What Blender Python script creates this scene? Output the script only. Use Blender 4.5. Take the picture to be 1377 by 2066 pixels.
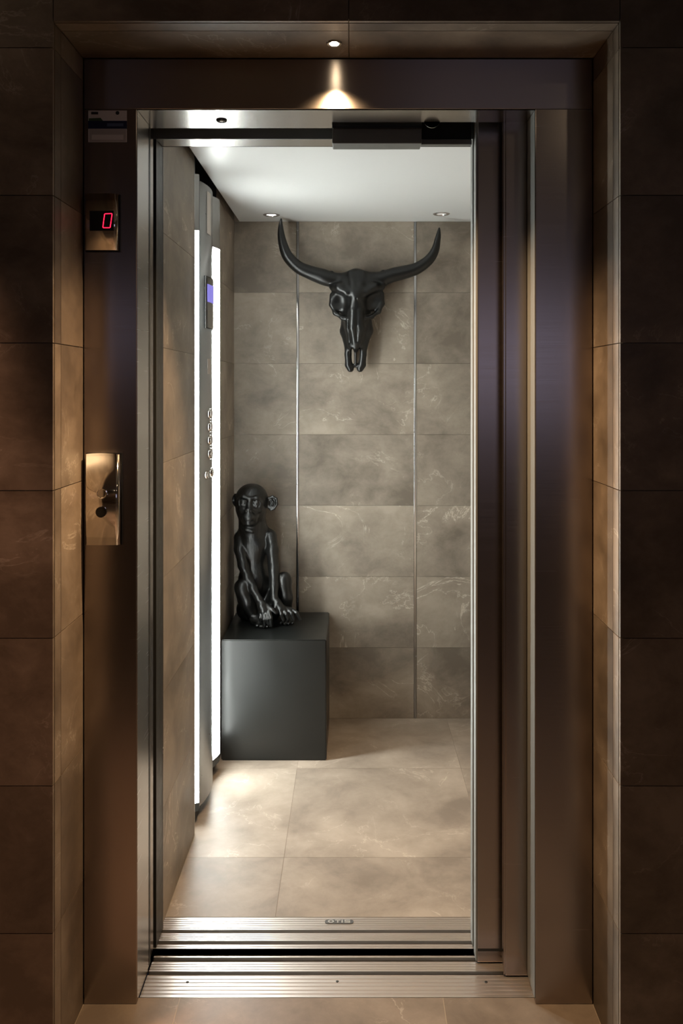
import bpy, bmesh, math, random
import numpy as np
from mathutils import Vector, Matrix

random.seed(4)
for o in list(bpy.data.objects):
    bpy.data.objects.remove(o, do_unlink=True)
scene = bpy.context.scene
COL = scene.collection
PI = math.pi

# ------------------------------------------------------------------ camera
FPX, VX, VY, CH = 1741.0, 711.0, 785.0, 1.39      # focal length (px), vanishing point, eye height
cam_d = bpy.data.cameras.new('camera')
cam = bpy.data.objects.new('camera', cam_d)
COL.objects.link(cam)
cam_d.sensor_fit = 'VERTICAL'
cam_d.sensor_height = 36.0
cam_d.lens = 36.0 * FPX / 2066.0
cam_d.shift_x = (1377 / 2 - VX) / 2066.0
cam_d.shift_y = (VY - 2066 / 2) / 2066.0
cam_d.clip_start = 0.05
cam.location = (0, 0, CH)
cam.rotation_euler = (PI / 2, 0, 0)
scene.camera = cam

# ------------------------------------------------------------------ world, exposure
world = bpy.data.worlds.new('world')
scene.world = world
world.use_nodes = True
world.node_tree.nodes['Background'].inputs[0].default_value = (0.20, 0.24, 0.36, 1)
world.node_tree.nodes['Background'].inputs[1].default_value = 0.02
vs = scene.view_settings
vs.view_transform = 'Standard'
vs.look = 'None'
vs.exposure = 0.0
vs.gamma = 1.0
vs.use_curve_mapping = False
scene.cycles.sample_clamp_indirect = 3.0

LED_POWER = 47.0         # emission of the two light columns
SPOT_POWER = 138.0        # downlight in the door recess
WASH_POWER = 170.0         # wall washing downlight of the landing
CORR_FILL_POWER = 13.0        # added corridor lamps, lighting the rear wall mirrored in the steel
CAB_POWER = 0.8          # small cabin downlight
ADDED_PANE_GLOW = 0.95        # glow of the added bluish sheets behind the camera

# ------------------------------------------------------------------ main planes (metres)
Y_WALL, Y_FRAME = 1.753, 1.950
XL, XR, ZT = -0.608, 0.5427, 2.137      # recess
JL, JR, HZ = -0.488, 0.413, 2.023       # jamb faces, header underside
Y_BACK = 3.643
CW = -0.493                             # cabin side wall face
CXR = 0.535
Z_CEIL = 2.097

def W(px, py, Y):
    return Vector(((px - VX) / FPX * Y, Y, CH + (VY - py) / FPX * Y))

# ------------------------------------------------------------------ materials
MATS = {}
def new_mat(name):
    m = bpy.data.materials.new(name)
    m.use_nodes = True
    MATS[name] = m
    nt = m.node_tree
    return m, nt, nt.nodes['Principled BSDF']

def setp(b, **kw):
    for k, v in kw.items():
        k = {'base': 'Base Color', 'rough': 'Roughness', 'metal': 'Metallic', 'coat': 'Coat Weight', 'coatr': 'Coat Roughness',
             'spec': 'Specular IOR Level', 'aniso': 'Anisotropic', 'em': 'Emission Color', 'ems': 'Emission Strength'}[k]
        if isinstance(v, tuple) and len(v) == 3:
            v = (*v, 1)
        b.inputs[k].default_value = v

def plain(name, base, rough=0.5, metal=0.0, noise=0.0, nscale=40.0, **kw):
    m, nt, b = new_mat(name)
    setp(b, base=base, rough=rough, metal=metal, **kw)
    if noise:
        g = nt.nodes.new('ShaderNodeNewGeometry')
        n = nt.nodes.new('ShaderNodeTexNoise'); n.inputs['Scale'].default_value = nscale; n.inputs['Detail'].default_value = 4
        r = nt.nodes.new('ShaderNodeMapRange'); r.inputs['To Min'].default_value = max(0.02, rough - noise); r.inputs['To Max'].default_value = min(1, rough + noise)
        nt.links.new(g.outputs['Position'], n.inputs['Vector'])
        nt.links.new(n.outputs['Fac'], r.inputs['Value'])
        nt.links.new(r.outputs['Result'], b.inputs['Roughness'])
    return m

def stone(name, c_dark, c_mid, c_light, rough=0.45, vein=0.35, stretch=(1, 1, 1), tone=0.22, spec=0.4):
    """taupe slate look porcelain: clouds, smudges and thin pale veins"""
    m, nt, b = new_mat(name)
    N, L = nt.nodes, nt.links
    g = N.new('ShaderNodeNewGeometry')
    oi = N.new('ShaderNodeObjectInfo')
    mul = N.new('ShaderNodeMath'); mul.operation = 'MULTIPLY'; mul.inputs[1].default_value = 37.0
    L.new(oi.outputs['Random'], mul.inputs[0])
    add = N.new('ShaderNodeVectorMath'); add.operation = 'ADD'
    L.new(g.outputs['Position'], add.inputs[0]); L.new(mul.outputs[0], add.inputs[1])
    mp = N.new('ShaderNodeMapping'); mp.inputs['Scale'].default_value = stretch
    L.new(add.outputs[0], mp.inputs['Vector'])
    def noise(scale, detail, rough_, dist):
        n = N.new('ShaderNodeTexNoise')
        n.inputs['Scale'].default_value = scale; n.inputs['Detail'].default_value = detail
        n.inputs['Roughness'].default_value = rough_; n.inputs['Distortion'].default_value = dist
        L.new(mp.outputs[0], n.inputs['Vector'])
        return n
    n1 = noise(3.0, 6, 0.58, 0.4)
    n2 = noise(9.0, 8, 0.72, 0.35)
    mixn = N.new('ShaderNodeMath'); mixn.operation = 'MULTIPLY_ADD'; mixn.inputs[1].default_value = 0.35
    L.new(n2.outputs['Fac'], mixn.inputs[0]); 
    s1 = N.new('ShaderNodeMath'); s1.operation = 'MULTIPLY'; s1.inputs[1].default_value = 0.65
    L.new(n1.outputs['Fac'], s1.inputs[0]); L.new(s1.outputs[0], mixn.inputs[2])
    ramp = N.new('ShaderNodeValToRGB')
    e = ramp.color_ramp.elements
    e[0].position = 0.40; e[0].color = (*c_dark, 1)
    e[1].position = 0.62; e[1].color = (*c_light, 1)
    em = e.new(0.51); em.color = (*c_mid, 1)
    L.new(mixn.outputs[0], ramp.inputs['Fac'])
    # veins: the zero crossing of a warped noise, broken up by another noise
    nv = noise(3.4, 7, 0.6, 1.2)
    sub = N.new('ShaderNodeMath'); sub.operation = 'SUBTRACT'; sub.inputs[1].default_value = 0.5
    ab = N.new('ShaderNodeMath'); ab.operation = 'ABSOLUTE'
    mr = N.new('ShaderNodeMapRange'); mr.inputs['From Min'].default_value = 0.0; mr.inputs['From Max'].default_value = 0.009
    mr.inputs['To Min'].default_value = 1.0; mr.inputs['To Max'].default_value = 0.0
    L.new(nv.outputs['Fac'], sub.inputs[0]); L.new(sub.outputs[0], ab.inputs[0]); L.new(ab.outputs[0], mr.inputs['Value'])
    nb = noise(3.0, 4, 0.6, 0.3)
    mb = N.new('ShaderNodeMapRange'); mb.inputs['From Min'].default_value = 0.50; mb.inputs['From Max'].default_value = 0.62
    L.new(nb.outputs['Fac'], mb.inputs['Value'])
    vm = N.new('ShaderNodeMath'); vm.operation = 'MULTIPLY'
    L.new(mr.outputs[0], vm.inputs[0]); L.new(mb.outputs[0], vm.inputs[1])
    vm2 = N.new('ShaderNodeMath'); vm2.operation = 'MULTIPLY'; vm2.inputs[1].default_value = vein
    L.new(vm.outputs[0], vm2.inputs[0])
    mx = N.new('ShaderNodeMix'); mx.data_type = 'RGBA'
    L.new(vm2.outputs[0], mx.inputs['Factor']); L.new(ramp.outputs['Color'], mx.inputs[6])
    mx.inputs[7].default_value = (0.62, 0.54, 0.45, 1)
    # each tile a little lighter or darker
    tr = N.new('ShaderNodeMapRange'); tr.inputs['To Min'].default_value = 1 - tone; tr.inputs['To Max'].default_value = 1 + tone
    L.new(oi.outputs['Random'], tr.inputs['Value'])
    hs = N.new('ShaderNodeHueSaturation')
    L.new(tr.outputs[0], hs.inputs['Value']); L.new(mx.outputs[2], hs.inputs['Color'])
    L.new(hs.outputs[0], b.inputs['Base Color'])
    rr = N.new('ShaderNodeMapRange'); rr.inputs['To Min'].default_value = rough - 0.12; rr.inputs['To Max'].default_value = rough + 0.15
    L.new(n2.outputs['Fac'], rr.inputs['Value']); L.new(rr.outputs[0], b.inputs['Roughness'])
    setp(b, spec=spec)
    bp = N.new('ShaderNodeBump'); bp.inputs['Strength'].default_value = 0.12; bp.inputs['Distance'].default_value = 0.004
    L.new(mixn.outputs[0], bp.inputs['Height']); L.new(bp.outputs[0], b.inputs['Normal'])
    return m

def brushed(name, base, rough, aniso, tangent, streak=0.06):
    m, nt, b = new_mat(name)
    N, L = nt.nodes, nt.links
    setp(b, base=base, rough=rough, metal=1.0, aniso=aniso)
    c = N.new('ShaderNodeCombineXYZ')
    for i in range(3):
        c.inputs[i].default_value = tangent[i]
    L.new(c.outputs[0], b.inputs['Tangent'])
    g = N.new('ShaderNodeNewGeometry')
    mp = N.new('ShaderNodeMapping')
    mp.inputs['Scale'].default_value = tuple(900 if abs(t) > 0.5 else 4 for t in tangent)
    n = N.new('ShaderNodeTexNoise'); n.inputs['Scale'].default_value = 1.0; n.inputs['Detail'].default_value = 2
    r = N.new('ShaderNodeMapRange'); r.inputs['To Min'].default_value = rough - streak; r.inputs['To Max'].default_value = rough + streak
    L.new(g.outputs['Position'], mp.inputs[0]); L.new(mp.outputs[0], n.inputs['Vector'])
    L.new(n.outputs['Fac'], r.inputs[0]); L.new(r.outputs[0], b.inputs['Roughness'])
    return m

def emitter(name, col, strength, base=(0.8, 0.8, 0.8), rough=0.4):
    m, nt, b = new_mat(name)
    setp(b, base=base, rough=rough, em=col, ems=strength)
    return m

stone('stone_landing', (0.105, 0.078, 0.055), (0.17, 0.128, 0.092), (0.25, 0.195, 0.145), rough=0.42, vein=0.35, stretch=(1, 1, 1.3))
stone('stone_cabin', (0.16, 0.132, 0.104), (0.255, 0.214, 0.171), (0.345, 0.292, 0.236), rough=0.45, vein=0.85, stretch=(0.9, 1, 1.15), tone=0.06)
stone('stone_floor', (0.175, 0.145, 0.118), (0.25, 0.21, 0.173), (0.32, 0.272, 0.226), rough=0.46, vein=0.35, tone=0.04, spec=0.3)
stone('stone_landing_floor', (0.13, 0.10, 0.077), (0.19, 0.15, 0.116), (0.25, 0.20, 0.16), rough=0.4, vein=0.35, tone=0.05)
plain('grout', (0.33, 0.27, 0.20), 0.85, noise=0.1)
plain('grout_dark', (0.19, 0.155, 0.12), 0.85, noise=0.1)
brushed('steel', (0.37, 0.325, 0.30), 0.24, 0.2, (0, 0, 1))
brushed('steel_header', (0.40, 0.36, 0.33), 0.34, 0.92, (0, 0, 1))
brushed('steel_bright', (0.60, 0.58, 0.56), 0.25, 0.7, (0, 0, 1))
brushed('steel_soffit', (0.62, 0.60, 0.58), 0.24, 0.75, (0, 1, 0))
brushed('aluminium', (0.74, 0.69, 0.66), 0.36, 0.4, (0, 1, 0))
plain('chrome', (0.80, 0.76, 0.70), 0.08, 1.0, noise=0.02)
plain('chrome_trim', (0.85, 0.85, 0.87), 0.26, 1.0, noise=0.03)
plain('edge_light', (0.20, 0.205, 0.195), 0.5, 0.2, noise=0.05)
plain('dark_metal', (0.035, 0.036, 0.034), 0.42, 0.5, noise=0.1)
plain('grey_paint', (0.11, 0.112, 0.105), 0.42, 0.0, noise=0.08)
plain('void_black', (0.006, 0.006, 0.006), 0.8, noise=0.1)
plain('panel_grey', (0.42, 0.42, 0.41), 0.30, 0.85, noise=0.05)
plain('ceiling_paint', (0.60, 0.605, 0.60), 0.30, 0.0, noise=0.02, nscale=3.0)
plain('plaster', (0.30, 0.25, 0.20), 0.9, noise=0.05)
plain('rubber', (0.012, 0.012, 0.012), 0.7, noise=0.1)
plain('black_plastic', (0.008, 0.008, 0.008), 0.25, noise=0.05)
plain('paper', (0.86, 0.82, 0.79), 0.6, noise=0.05)
plain('paper_grey', (0.58, 0.54, 0.51), 0.6, noise=0.05)
plain('ink_blue', (0.012, 0.02, 0.075), 0.5, noise=0.05)
plain('ink_light_blue', (0.10, 0.14, 0.26), 0.5, noise=0.05)
plain('ink_green', (0.07, 0.12, 0.05), 0.5, noise=0.05)
plain('ink_dark', (0.03, 0.03, 0.03), 0.5, noise=0.05)
plain('ink_red', (0.30, 0.08, 0.06), 0.5, noise=0.05)
plain('badge_dark', (0.11, 0.11, 0.11), 0.45, 0.6, noise=0.08)
plain('badge_letter', (0.55, 0.53, 0.51), 0.4, 0.8, noise=0.08)
emitter('led_white', (0.95, 1.0, 0.96), LED_POWER)
emitter('led_end', (0.95, 1.0, 0.98), 0.35)
emitter('lamp_warm', (1.0, 0.80, 0.55), 60.0)
emitter('lamp_white', (1.0, 0.98, 0.92), 7.0)
emitter('lamp_off', (1.0, 0.95, 0.9), 0.12)  # faint glow put on the lens of the unlit lamp
emitter('digit_red', (1.0, 0.012, 0.05), 3.2, base=(0.2, 0.0, 0.0))
emitter('screen_violet', (0.30, 0.26, 0.86), 0.75, base=(0.1, 0.1, 0.3))
emitter('window_dusk', (0.52, 0.51, 0.74), ADDED_PANE_GLOW, base=(0.2, 0.2, 0.2))  # added bluish glow for the steel to mirror
plain('wood_frame', (0.07, 0.045, 0.03), 0.5, noise=0.1)

def black_cast(name, base, rough, bump, bscale, stretch, coat=0.0):
    m, nt, b = new_mat(name)
    N, L = nt.nodes, nt.links
    setp(b, base=base, rough=rough, coat=coat, coatr=0.2, spec=0.5)
    tc = N.new('ShaderNodeTexCoord')
    mp = N.new('ShaderNodeMapping'); mp.inputs['Scale'].default_value = stretch
    n = N.new('ShaderNodeTexNoise'); n.inputs['Scale'].default_value = bscale; n.inputs['Detail'].default_value = 5; n.inputs['Distortion'].default_value = 0.6
    bp = N.new('ShaderNodeBump'); bp.inputs['Strength'].default_value = bump; bp.inputs['Distance'].default_value = 0.003
    r = N.new('ShaderNodeMapRange'); r.inputs['To Min'].default_value = rough - 0.08; r.inputs['To Max'].default_value = rough + 0.12
    L.new(tc.outputs['Object'], mp.inputs[0]); L.new(mp.outputs[0], n.inputs['Vector'])
    L.new(n.outputs['Fac'], bp.inputs['Height']); L.new(bp.outputs[0], b.inputs['Normal'])
    L.new(n.outputs['Fac'], r.inputs[0]); L.new(r.outputs[0], b.inputs['Roughness'])
    return m
black_cast('chimp_black', (0.004, 0.0042, 0.004), 0.32, 0.35, 60.0, (1.6, 1.6, 0.45), 0.0)
black_cast('skull_black', (0.003, 0.0032, 0.003), 0.33, 0.10, 35.0, (1, 1, 0.6), 0.0)
black_cast('pedestal_black', (0.007, 0.0078, 0.0074), 0.30, 0.015, 7.0, (1, 1, 1), 0.0)

# ------------------------------------------------------------------ builders
WORLD_LOC = {}
def wl(o):
    return WORLD_LOC.get(o.name, Vector((0, 0, 0)))

def link(name, mesh, mat, parent=None, center=None):
    """mesh vertices are world coordinates; the object's origin goes to their middle"""
    if center is None:
        co = np.empty(len(mesh.vertices) * 3, dtype=np.float32)
        mesh.vertices.foreach_get('co', co)
        co = co.reshape(-1, 3)
        lo, hi = co.min(0), co.max(0)
        center = Vector((float(lo[0] + hi[0]) / 2, float(lo[1] + hi[1]) / 2, float(lo[2] + hi[2]) / 2))
    mesh.transform(Matrix.Translation(-center))
    o = bpy.data.objects.new(name, mesh)
    COL.objects.link(o)
    if mat:
        mesh.materials.append(MATS[mat])
    WORLD_LOC[o.name] = center
    if parent is not None:
        o.parent = parent
        o.location = center - wl(parent)
    else:
        o.location = center
    return o

def empty(name, loc):
    o = bpy.data.objects.new(name, None)
    o.empty_display_size = 0.05
    COL.objects.link(o)
    o.location = loc
    WORLD_LOC[o.name] = Vector(loc)
    return o

def tag(o, label=None, cat=None, group=None, kind=None):
    if label: o['label'] = label
    if cat: o['category'] = cat
    if group: o['group'] = group
    if kind: o['kind'] = kind
    return o

def bm_mesh(bm, name, smooth=False):
    me = bpy.data.meshes.new(name)
    bmesh.ops.recalc_face_normals(bm, faces=bm.faces[:])
    bm.to_mesh(me)
    bm.free()
    if smooth:
        me.polygons.foreach_set('use_smooth', [True] * len(me.polygons))
    return me

def bm_box(bm, x0, x1, y0, y1, z0, z1):
    v = [bm.verts.new(p) for p in ((x0, y0, z0), (x1, y0, z0), (x1, y1, z0), (x0, y1, z0), (x0, y0, z1), (x1, y0, z1), (x1, y1, z1), (x0, y1, z1))]
    for f in ((0, 3, 2, 1), (4, 5, 6, 7), (0, 1, 5, 4), (1, 2, 6, 5), (2, 3, 7, 6), (3, 0, 4, 7)):
        bm.faces.new([v[i] for i in f])
    return v

def box(name, x0, x1, y0, y1, z0, z1, mat, parent=None, bevel=0.0, seg=2):
    bm = bmesh.new()
    bm_box(bm, x0, x1, y0, y1, z0, z1)
    if bevel:
        bmesh.ops.bevel(bm, geom=bm.edges[:], offset=bevel, segments=seg, affect='EDGES', profile=0.5)
    return link(name, bm_mesh(bm, name), mat, parent)

def extrude(name, pts, axis, a, b, mat, parent=None, smooth=False, warp=None):
    """closed 2-D outline swept along an axis. axis z: pts are (x,y); x: (y,z); y: (x,z)"""
    bm = bmesh.new()
    def mk(p, t):
        if axis == 'z': return (p[0], p[1], t)
        if axis == 'x': return (t, p[0], p[1])
        return (p[0], t, p[1])
    lo = [bm.verts.new(mk(p, a)) for p in pts]
    hi = [bm.verts.new(mk(p, b)) for p in pts]
    if warp:
        for v in lo + hi:
            v.co = warp(v.co)
    n = len(pts)
    for i in range(n):
        f = bm.faces.new((lo[i], lo[(i + 1) % n], hi[(i + 1) % n], hi[i]))
        f.smooth = smooth
    bm.faces.new(lo[::-1]); bm.faces.new(hi)
    return link(name, bm_mesh(bm, name), mat, parent)

def frame_of(normal):
    n = Vector(normal).normalized()
    up = Vector((0, 0, 1)) if abs(n.z) < 0.9 else Vector((0, 1, 0))
    u = up.cross(n).normalized()
    return u, n.cross(u).normalized(), n

def lathe(name, origin, normal, prof, mat, parent=None, seg=32):
    """prof: list of (radius, height along the normal)"""
    u, v, n = frame_of(normal)
    origin = Vector(origin)
    bm = bmesh.new()
    rings = []
    for r, h in prof:
        if r < 1e-6:
            rings.append([bm.verts.new(origin + n * h)])
        else:
            rings.append([bm.verts.new(origin + n * h + (u * math.cos(2 * PI * k / seg) + v * math.sin(2 * PI * k / seg)) * r) for k in range(seg)])
    for A, B in zip(rings[:-1], rings[1:]):
        for k in range(seg):
            k2 = (k + 1) % seg
            if len(A) == 1 and len(B) == 1: continue
            if len(A) == 1: f = bm.faces.new((A[0], B[k], B[k2]))
            elif len(B) == 1: f = bm.faces.new((A[k], A[k2], B[0]))
            else: f = bm.faces.new((A[k], A[k2], B[k2], B[k]))
            f.smooth = True
    me = bm_mesh(bm, name)
    o = link(name, me, mat, parent)
    try:
        me.set_sharp_from_angle(angle=math.radians(35))
    except Exception:
        pass
    return o

# one unit tile per material, scaled per copy
UNIT = {}
def tile(x0, x1, y0, y1, z0, z1, mat, parent, name='tile'):
    if mat not in UNIT:
        bm = bmesh.new(); bm_box(bm, -.5, .5, -.5, .5, -.5, .5)
        UNIT[mat] = bm_mesh(bm, 'tile'); UNIT[mat].materials.append(MATS[mat])
    o = bpy.data.objects.new(name, UNIT[mat])
    COL.objects.link(o)
    c = Vector(((x0 + x1) / 2, (y0 + y1) / 2, (z0 + z1) / 2))
    o.parent = parent
    o.location = c - wl(parent)
    o.scale = (x1 - x0, y1 - y0, z1 - z0)
    return o

J = 0.0009          # half a joint
JC = 0.0005         # tighter joints inside the cabin
T = 0.009           # tile thickness
def cuts(a, b, first, step):
    """joint positions from a to b, with joints at first + k*step"""
    k = math.ceil((a - first) / step - 1e-6)
    out = [a]
    p = first + k * step
    while p < b - 1e-4:
        if p > a + 1e-4: out.append(p)
        p += step
    return out + [b]

def tiles_xz(parent, mat, x0, x1, z0, z1, yface, xs, zs, sgn=1, J=J):
    """tiles on a wall facing -Y (sgn=1) or +Y (sgn=-1); the visible face at yface"""
    xs = cuts(x0, x1, *xs); zs = cuts(z0, z1, *zs)
    for i in range(len(xs) - 1):
        for j in range(len(zs) - 1):
            a, b = (yface, yface + T) if sgn > 0 else (yface - T, yface)
            tile(xs[i] + J, xs[i + 1] - J, a, b, zs[j] + J, zs[j + 1] - J, mat, parent)

def tiles_yz(parent, mat, y0, y1, z0, z1, xface, ys, zs, sgn=1, J=J):
    """sgn=1: faces +X (wall on the left)"""
    ys = cuts(y0, y1, *ys); zs = cuts(z0, z1, *zs)
    for i in range(len(ys) - 1):
        for j in range(len(zs) - 1):
            a, b = (xface - T, xface) if sgn > 0 else (xface, xface + T)
            tile(a, b, ys[i] + J, ys[i + 1] - J, zs[j] + J, zs[j + 1] - J, mat, parent)

def tiles_xy(parent, mat, x0, x1, y0, y1, zface, xs, ys, sgn=1, J=J):
    """sgn=1: floor"""
    xs = cuts(x0, x1, *xs); ys = cuts(y0, y1, *ys)
    for i in range(len(xs) - 1):
        for j in range(len(ys) - 1):
            a, b = (zface - T, zface) if sgn > 0 else (zface, zface + T)
            tile(xs[i] + J, xs[i + 1] - J, ys[j] + J, ys[j + 1] - J, a, b, mat, parent)

def struct(name, bxs, mat, label=None):
    bm = bmesh.new()
    for b in bxs: bm_box(bm, *b)
    o = link(name, bm_mesh(bm, name), mat)
    return tag(o, label, kind='structure')

# ------------------------------------------------------------------ the landing
RX0, RX1, RY0, RZ = -2.2, 2.2, -2.4, 2.62
ZROW = (1.1836, 0.3)
G = T - 0.0005          # grout lies a little below the tile faces

floor = struct('floor', [(RX0, RX1, RY0, Y_WALL, -0.12, -0.0006), (XL - .01, XR + .01, Y_WALL, 1.9715, -0.12, -0.0006)], 'grout', 'brown stone tiled landing floor in front of the lift')
tiles_xy(floor, 'stone_landing_floor', RX0, RX1, RY0, 1.6, 0.0, (0.206, 0.6), (1.0, 0.6))
tiles_xy(floor, 'stone_landing_floor', RX0, RX1, 1.6, Y_WALL, 0.0, (0.206, 0.6), (1.0, 0.6))
tiles_xy(floor, 'stone_landing_floor', XL, XR, Y_WALL, 1.9715, 0.0, (0.206, 0.6), (1.0, 0.6))

# wall around the lift: front faces, recess sides and recess soffit
wall = struct('wall_front', [
    (RX0, XL - G, Y_WALL + G, 2.02, 0, RZ), (XR + G, RX1, Y_WALL + G, 2.02, 0, RZ),
    (XL - G, XR + G, Y_WALL + G, 2.02, ZT + G, RZ)], 'grout', 'dark brown stone tiled wall framing the lift recess')
tiles_xz(wall, 'stone_landing', RX0, XL, 0, RZ, Y_WALL, (XL, 0.6), ZROW)
tiles_xz(wall, 'stone_landing', XR, RX1, 0, RZ, Y_WALL, (XR, 0.6), ZROW)
tiles_xz(wall, 'stone_landing', XL, XR, ZT, RZ, Y_WALL, (XL, 0.6), ZROW)
tiles_yz(wall, 'stone_landing', Y_WALL + T, 1.9475, 0, ZT, XL, (-9, 0.6), ZROW, 1)
tiles_yz(wall, 'stone_landing', Y_WALL + T, 1.9475, 0, ZT, XR, (-9, 0.6), ZROW, -1)
tiles_xy(wall, 'stone_landing', XL, XR, Y_WALL + T, 1.9475, ZT, (XL, 0.6), (-9, 0.6), -1)

wall_l = struct('wall_left', [(RX0 - .1, RX0, RY0, Y_WALL, 0, RZ)], 'stone_landing', 'stone wall at the side of the landing')
wall_r = struct('wall_right', [(RX1, RX1 + .1, RY0, Y_WALL, 0, RZ)], 'stone_landing', 'stone wall at the other side of the landing')
ADDED_WINS = [(0.30, 1.75, 1.22, 2.0, 'wide bluish dusk window facing the lift'), (-2.05, -1.45, 1.62, 1.98, 'narrow bluish dusk window facing the lift')]
bxs = []
xe = [RX0, -2.05, -1.45, 0.30, 1.75, RX1]
for i in (0, 2, 4):
    bxs.append((xe[i], xe[i + 1], RY0 - .15, RY0, 0, RZ))
for x0, x1, z0, z1, _ in ADDED_WINS:
    bxs += [(x0, x1, RY0 - .15, RY0, 0, z0), (x0, x1, RY0 - .15, RY0, z1, RZ)]
wall_b = struct('wall_rear', bxs, 'stone_landing', 'stone wall of the landing facing the lift')
for i, (x0, x1, z0, z1, lb) in enumerate(ADDED_WINS):
    win = tag(empty('window_%d' % (i + 1), ((x0 + x1) / 2, RY0 - .08, z0)), lb, kind='structure')
    box('pane', x0, x1, RY0 - .10, RY0 - .09, z0, z1, 'window_dusk', win)  # glowing sheet added for the lavender reflections in the steel
    for a in ((x0, (x0 + x1) / 2 - .02, x1 - .04) if x1 - x0 > 1 else (x0, x1 - .04)):
        box('window_frame', a, a + .04, RY0 - .09, RY0 - .05, z0, z1, 'wood_frame', win)
    for a in (z0, z1 - .04):
        box('window_frame', x0, x1, RY0 - .089, RY0 - .051, a, a + .04, 'wood_frame', win)
struct('ceiling', [(RX0, RX1, RY0, Y_WALL, RZ, RZ + .1)], 'plaster', 'plain plaster ceiling of the landing')

# ------------------------------------------------------------------ lamps
def downlight(name, loc, r, lens, label, group, power=0, col=(1, .8, .55), angle=80, blend=0.2, size=0.012, ring='chrome', dome=0.0008):
    x, y, z = loc
    t = tag(empty(name, loc), label, 'downlight', group)
    lathe('trim_ring', loc, (0, 0, -1), [(r * .60, .0004), (r * .66, .0032), (r * .90, .0038), (r, .0015), (r, 0)], ring, t)
    lathe('lens', loc, (0, 0, -1), [(0, .0004 + dome), (r * .2, .0004 + dome * .93), (r * .4, .0004 + dome * .7), (r * .56, .0004 + dome * .2), (r * .59, .0003)], lens, t)
    if power:
        d = bpy.data.lights.new(name + '_beam', 'SPOT')
        d.energy = power; d.color = col; d.spot_size = math.radians(angle); d.spot_blend = blend; d.shadow_soft_size = size
        o = bpy.data.objects.new('beam', d); COL.objects.link(o)
        o.parent = t; o.location = (0, 0, -.012)
    return t

downlight('recess_downlight', (-0.0396, 1.861, ZT), 0.017, 'lamp_warm', 'small lit round downlight in the stone soffit above the lift door', 'downlights',
          SPOT_POWER, (1.0, .66, .36), 108, 0.9, 0.010, dome=0.006)
downlight('ceiling_downlight', (-0.99, 1.44, RZ), 0.045, 'lamp_warm', 'warm ceiling downlight washing the stone wall beside the lift', 'downlights', WASH_POWER, (1.0, .56, .36), 46, 0.6, 0.03)
for i, (x, y) in enumerate(((-0.9, -1.95), (0.9, -1.95))):
    downlight('ceiling_downlight', (x, y, RZ), 0.045, 'lamp_warm', ['warm ceiling downlight over the blank part of the rear wall', 'warm ceiling downlight over the dusk window'][i], 'downlights',
              CORR_FILL_POWER, (1.0, .62, .38), 100, 0.6, 0.03)  # added lamps that warm the rear wall mirrored in the steel

downlight('ceiling_downlight', (1.05, 0.1, RZ), 0.045, 'lamp_warm', 'warm ceiling downlight over the landing in front of the lift', 'downlights', 11.0, (1.0, .62, .38), 140, 0.8, 0.03)  # added lamp, lifts the dark stone wall around the lift

# ------------------------------------------------------------------ steel door frame
fr = tag(empty('door_frame', (0, 2.0, 0)), 'brushed steel door frame lining the stone recess', kind='structure')
box('header', XL + .001, XR - .001, Y_FRAME, 2.04, HZ, ZT - .001, 'steel_header', fr, 0.001, 1)
box('jamb', XL + .001, JL, Y_FRAME, 2.06, 0.0, HZ - .0004, 'steel', fr, 0.001, 1)
box('jamb', JR, XR - .001, Y_FRAME, 2.035, 0.0, HZ - .0004, 'steel', fr, 0.001, 1)
box('header_soffit', JL, JR, Y_FRAME + .002, 2.04, HZ - .002, HZ - .0005, 'steel_soffit', fr)
box('header_soffit', JL, -0.049, 2.04, 2.087, HZ - .002, HZ + .02, 'steel_soffit', fr)
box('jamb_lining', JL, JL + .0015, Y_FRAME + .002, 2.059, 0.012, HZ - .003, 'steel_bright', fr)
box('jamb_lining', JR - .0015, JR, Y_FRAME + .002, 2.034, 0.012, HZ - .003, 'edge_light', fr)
box('strike_post', JL - .06, JL - .002, 2.06, 2.122, 0.012, 2.16, 'steel', fr, 0.001, 1)
box('strike_lip', JL - .002, JL + .002, 2.062, 2.075, 0.012, 2.16, 'dark_metal', fr)
# tab in the notch of the header underside
arc = [(0.187 + 0.0195 * math.cos(a), 0.0 - 0.0195 * math.sin(a)) for a in np.linspace(0, PI, 18)]
extrude('cover_tab', [(x, HZ + .003 + z) for x, z in arc], 'y', 2.036, 2.039, 'steel_soffit', fr)

# shaft side above and beside the frame
struct('wall_shaft', [(-0.80, JL - .062, 2.021, 2.14, -0.1, 2.5), (-0.80, 0.90, 2.05, 2.055, 2.20, 2.5),
                      (0.80, 0.90, 2.036, 2.30, -0.1, 2.5), (-0.80, 0.90, 2.021, 2.30, 2.5, 2.52)], 'void_black', 'dark shaft lining behind the steel frame')

# ------------------------------------------------------------------ sills: ribbed aluminium with door tracks
def ribs(y0, y1, n, z=0.0, d=0.0022):
    pts = []
    w = (y1 - y0) / n
    for i in range(n):
        a = y0 + i * w
        pts += [(a, z), (a + w * .72, z), (a + w * .78, z - d), (a + w * .96, z - d)]
    pts.append((y1, z))
    return pts

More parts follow.
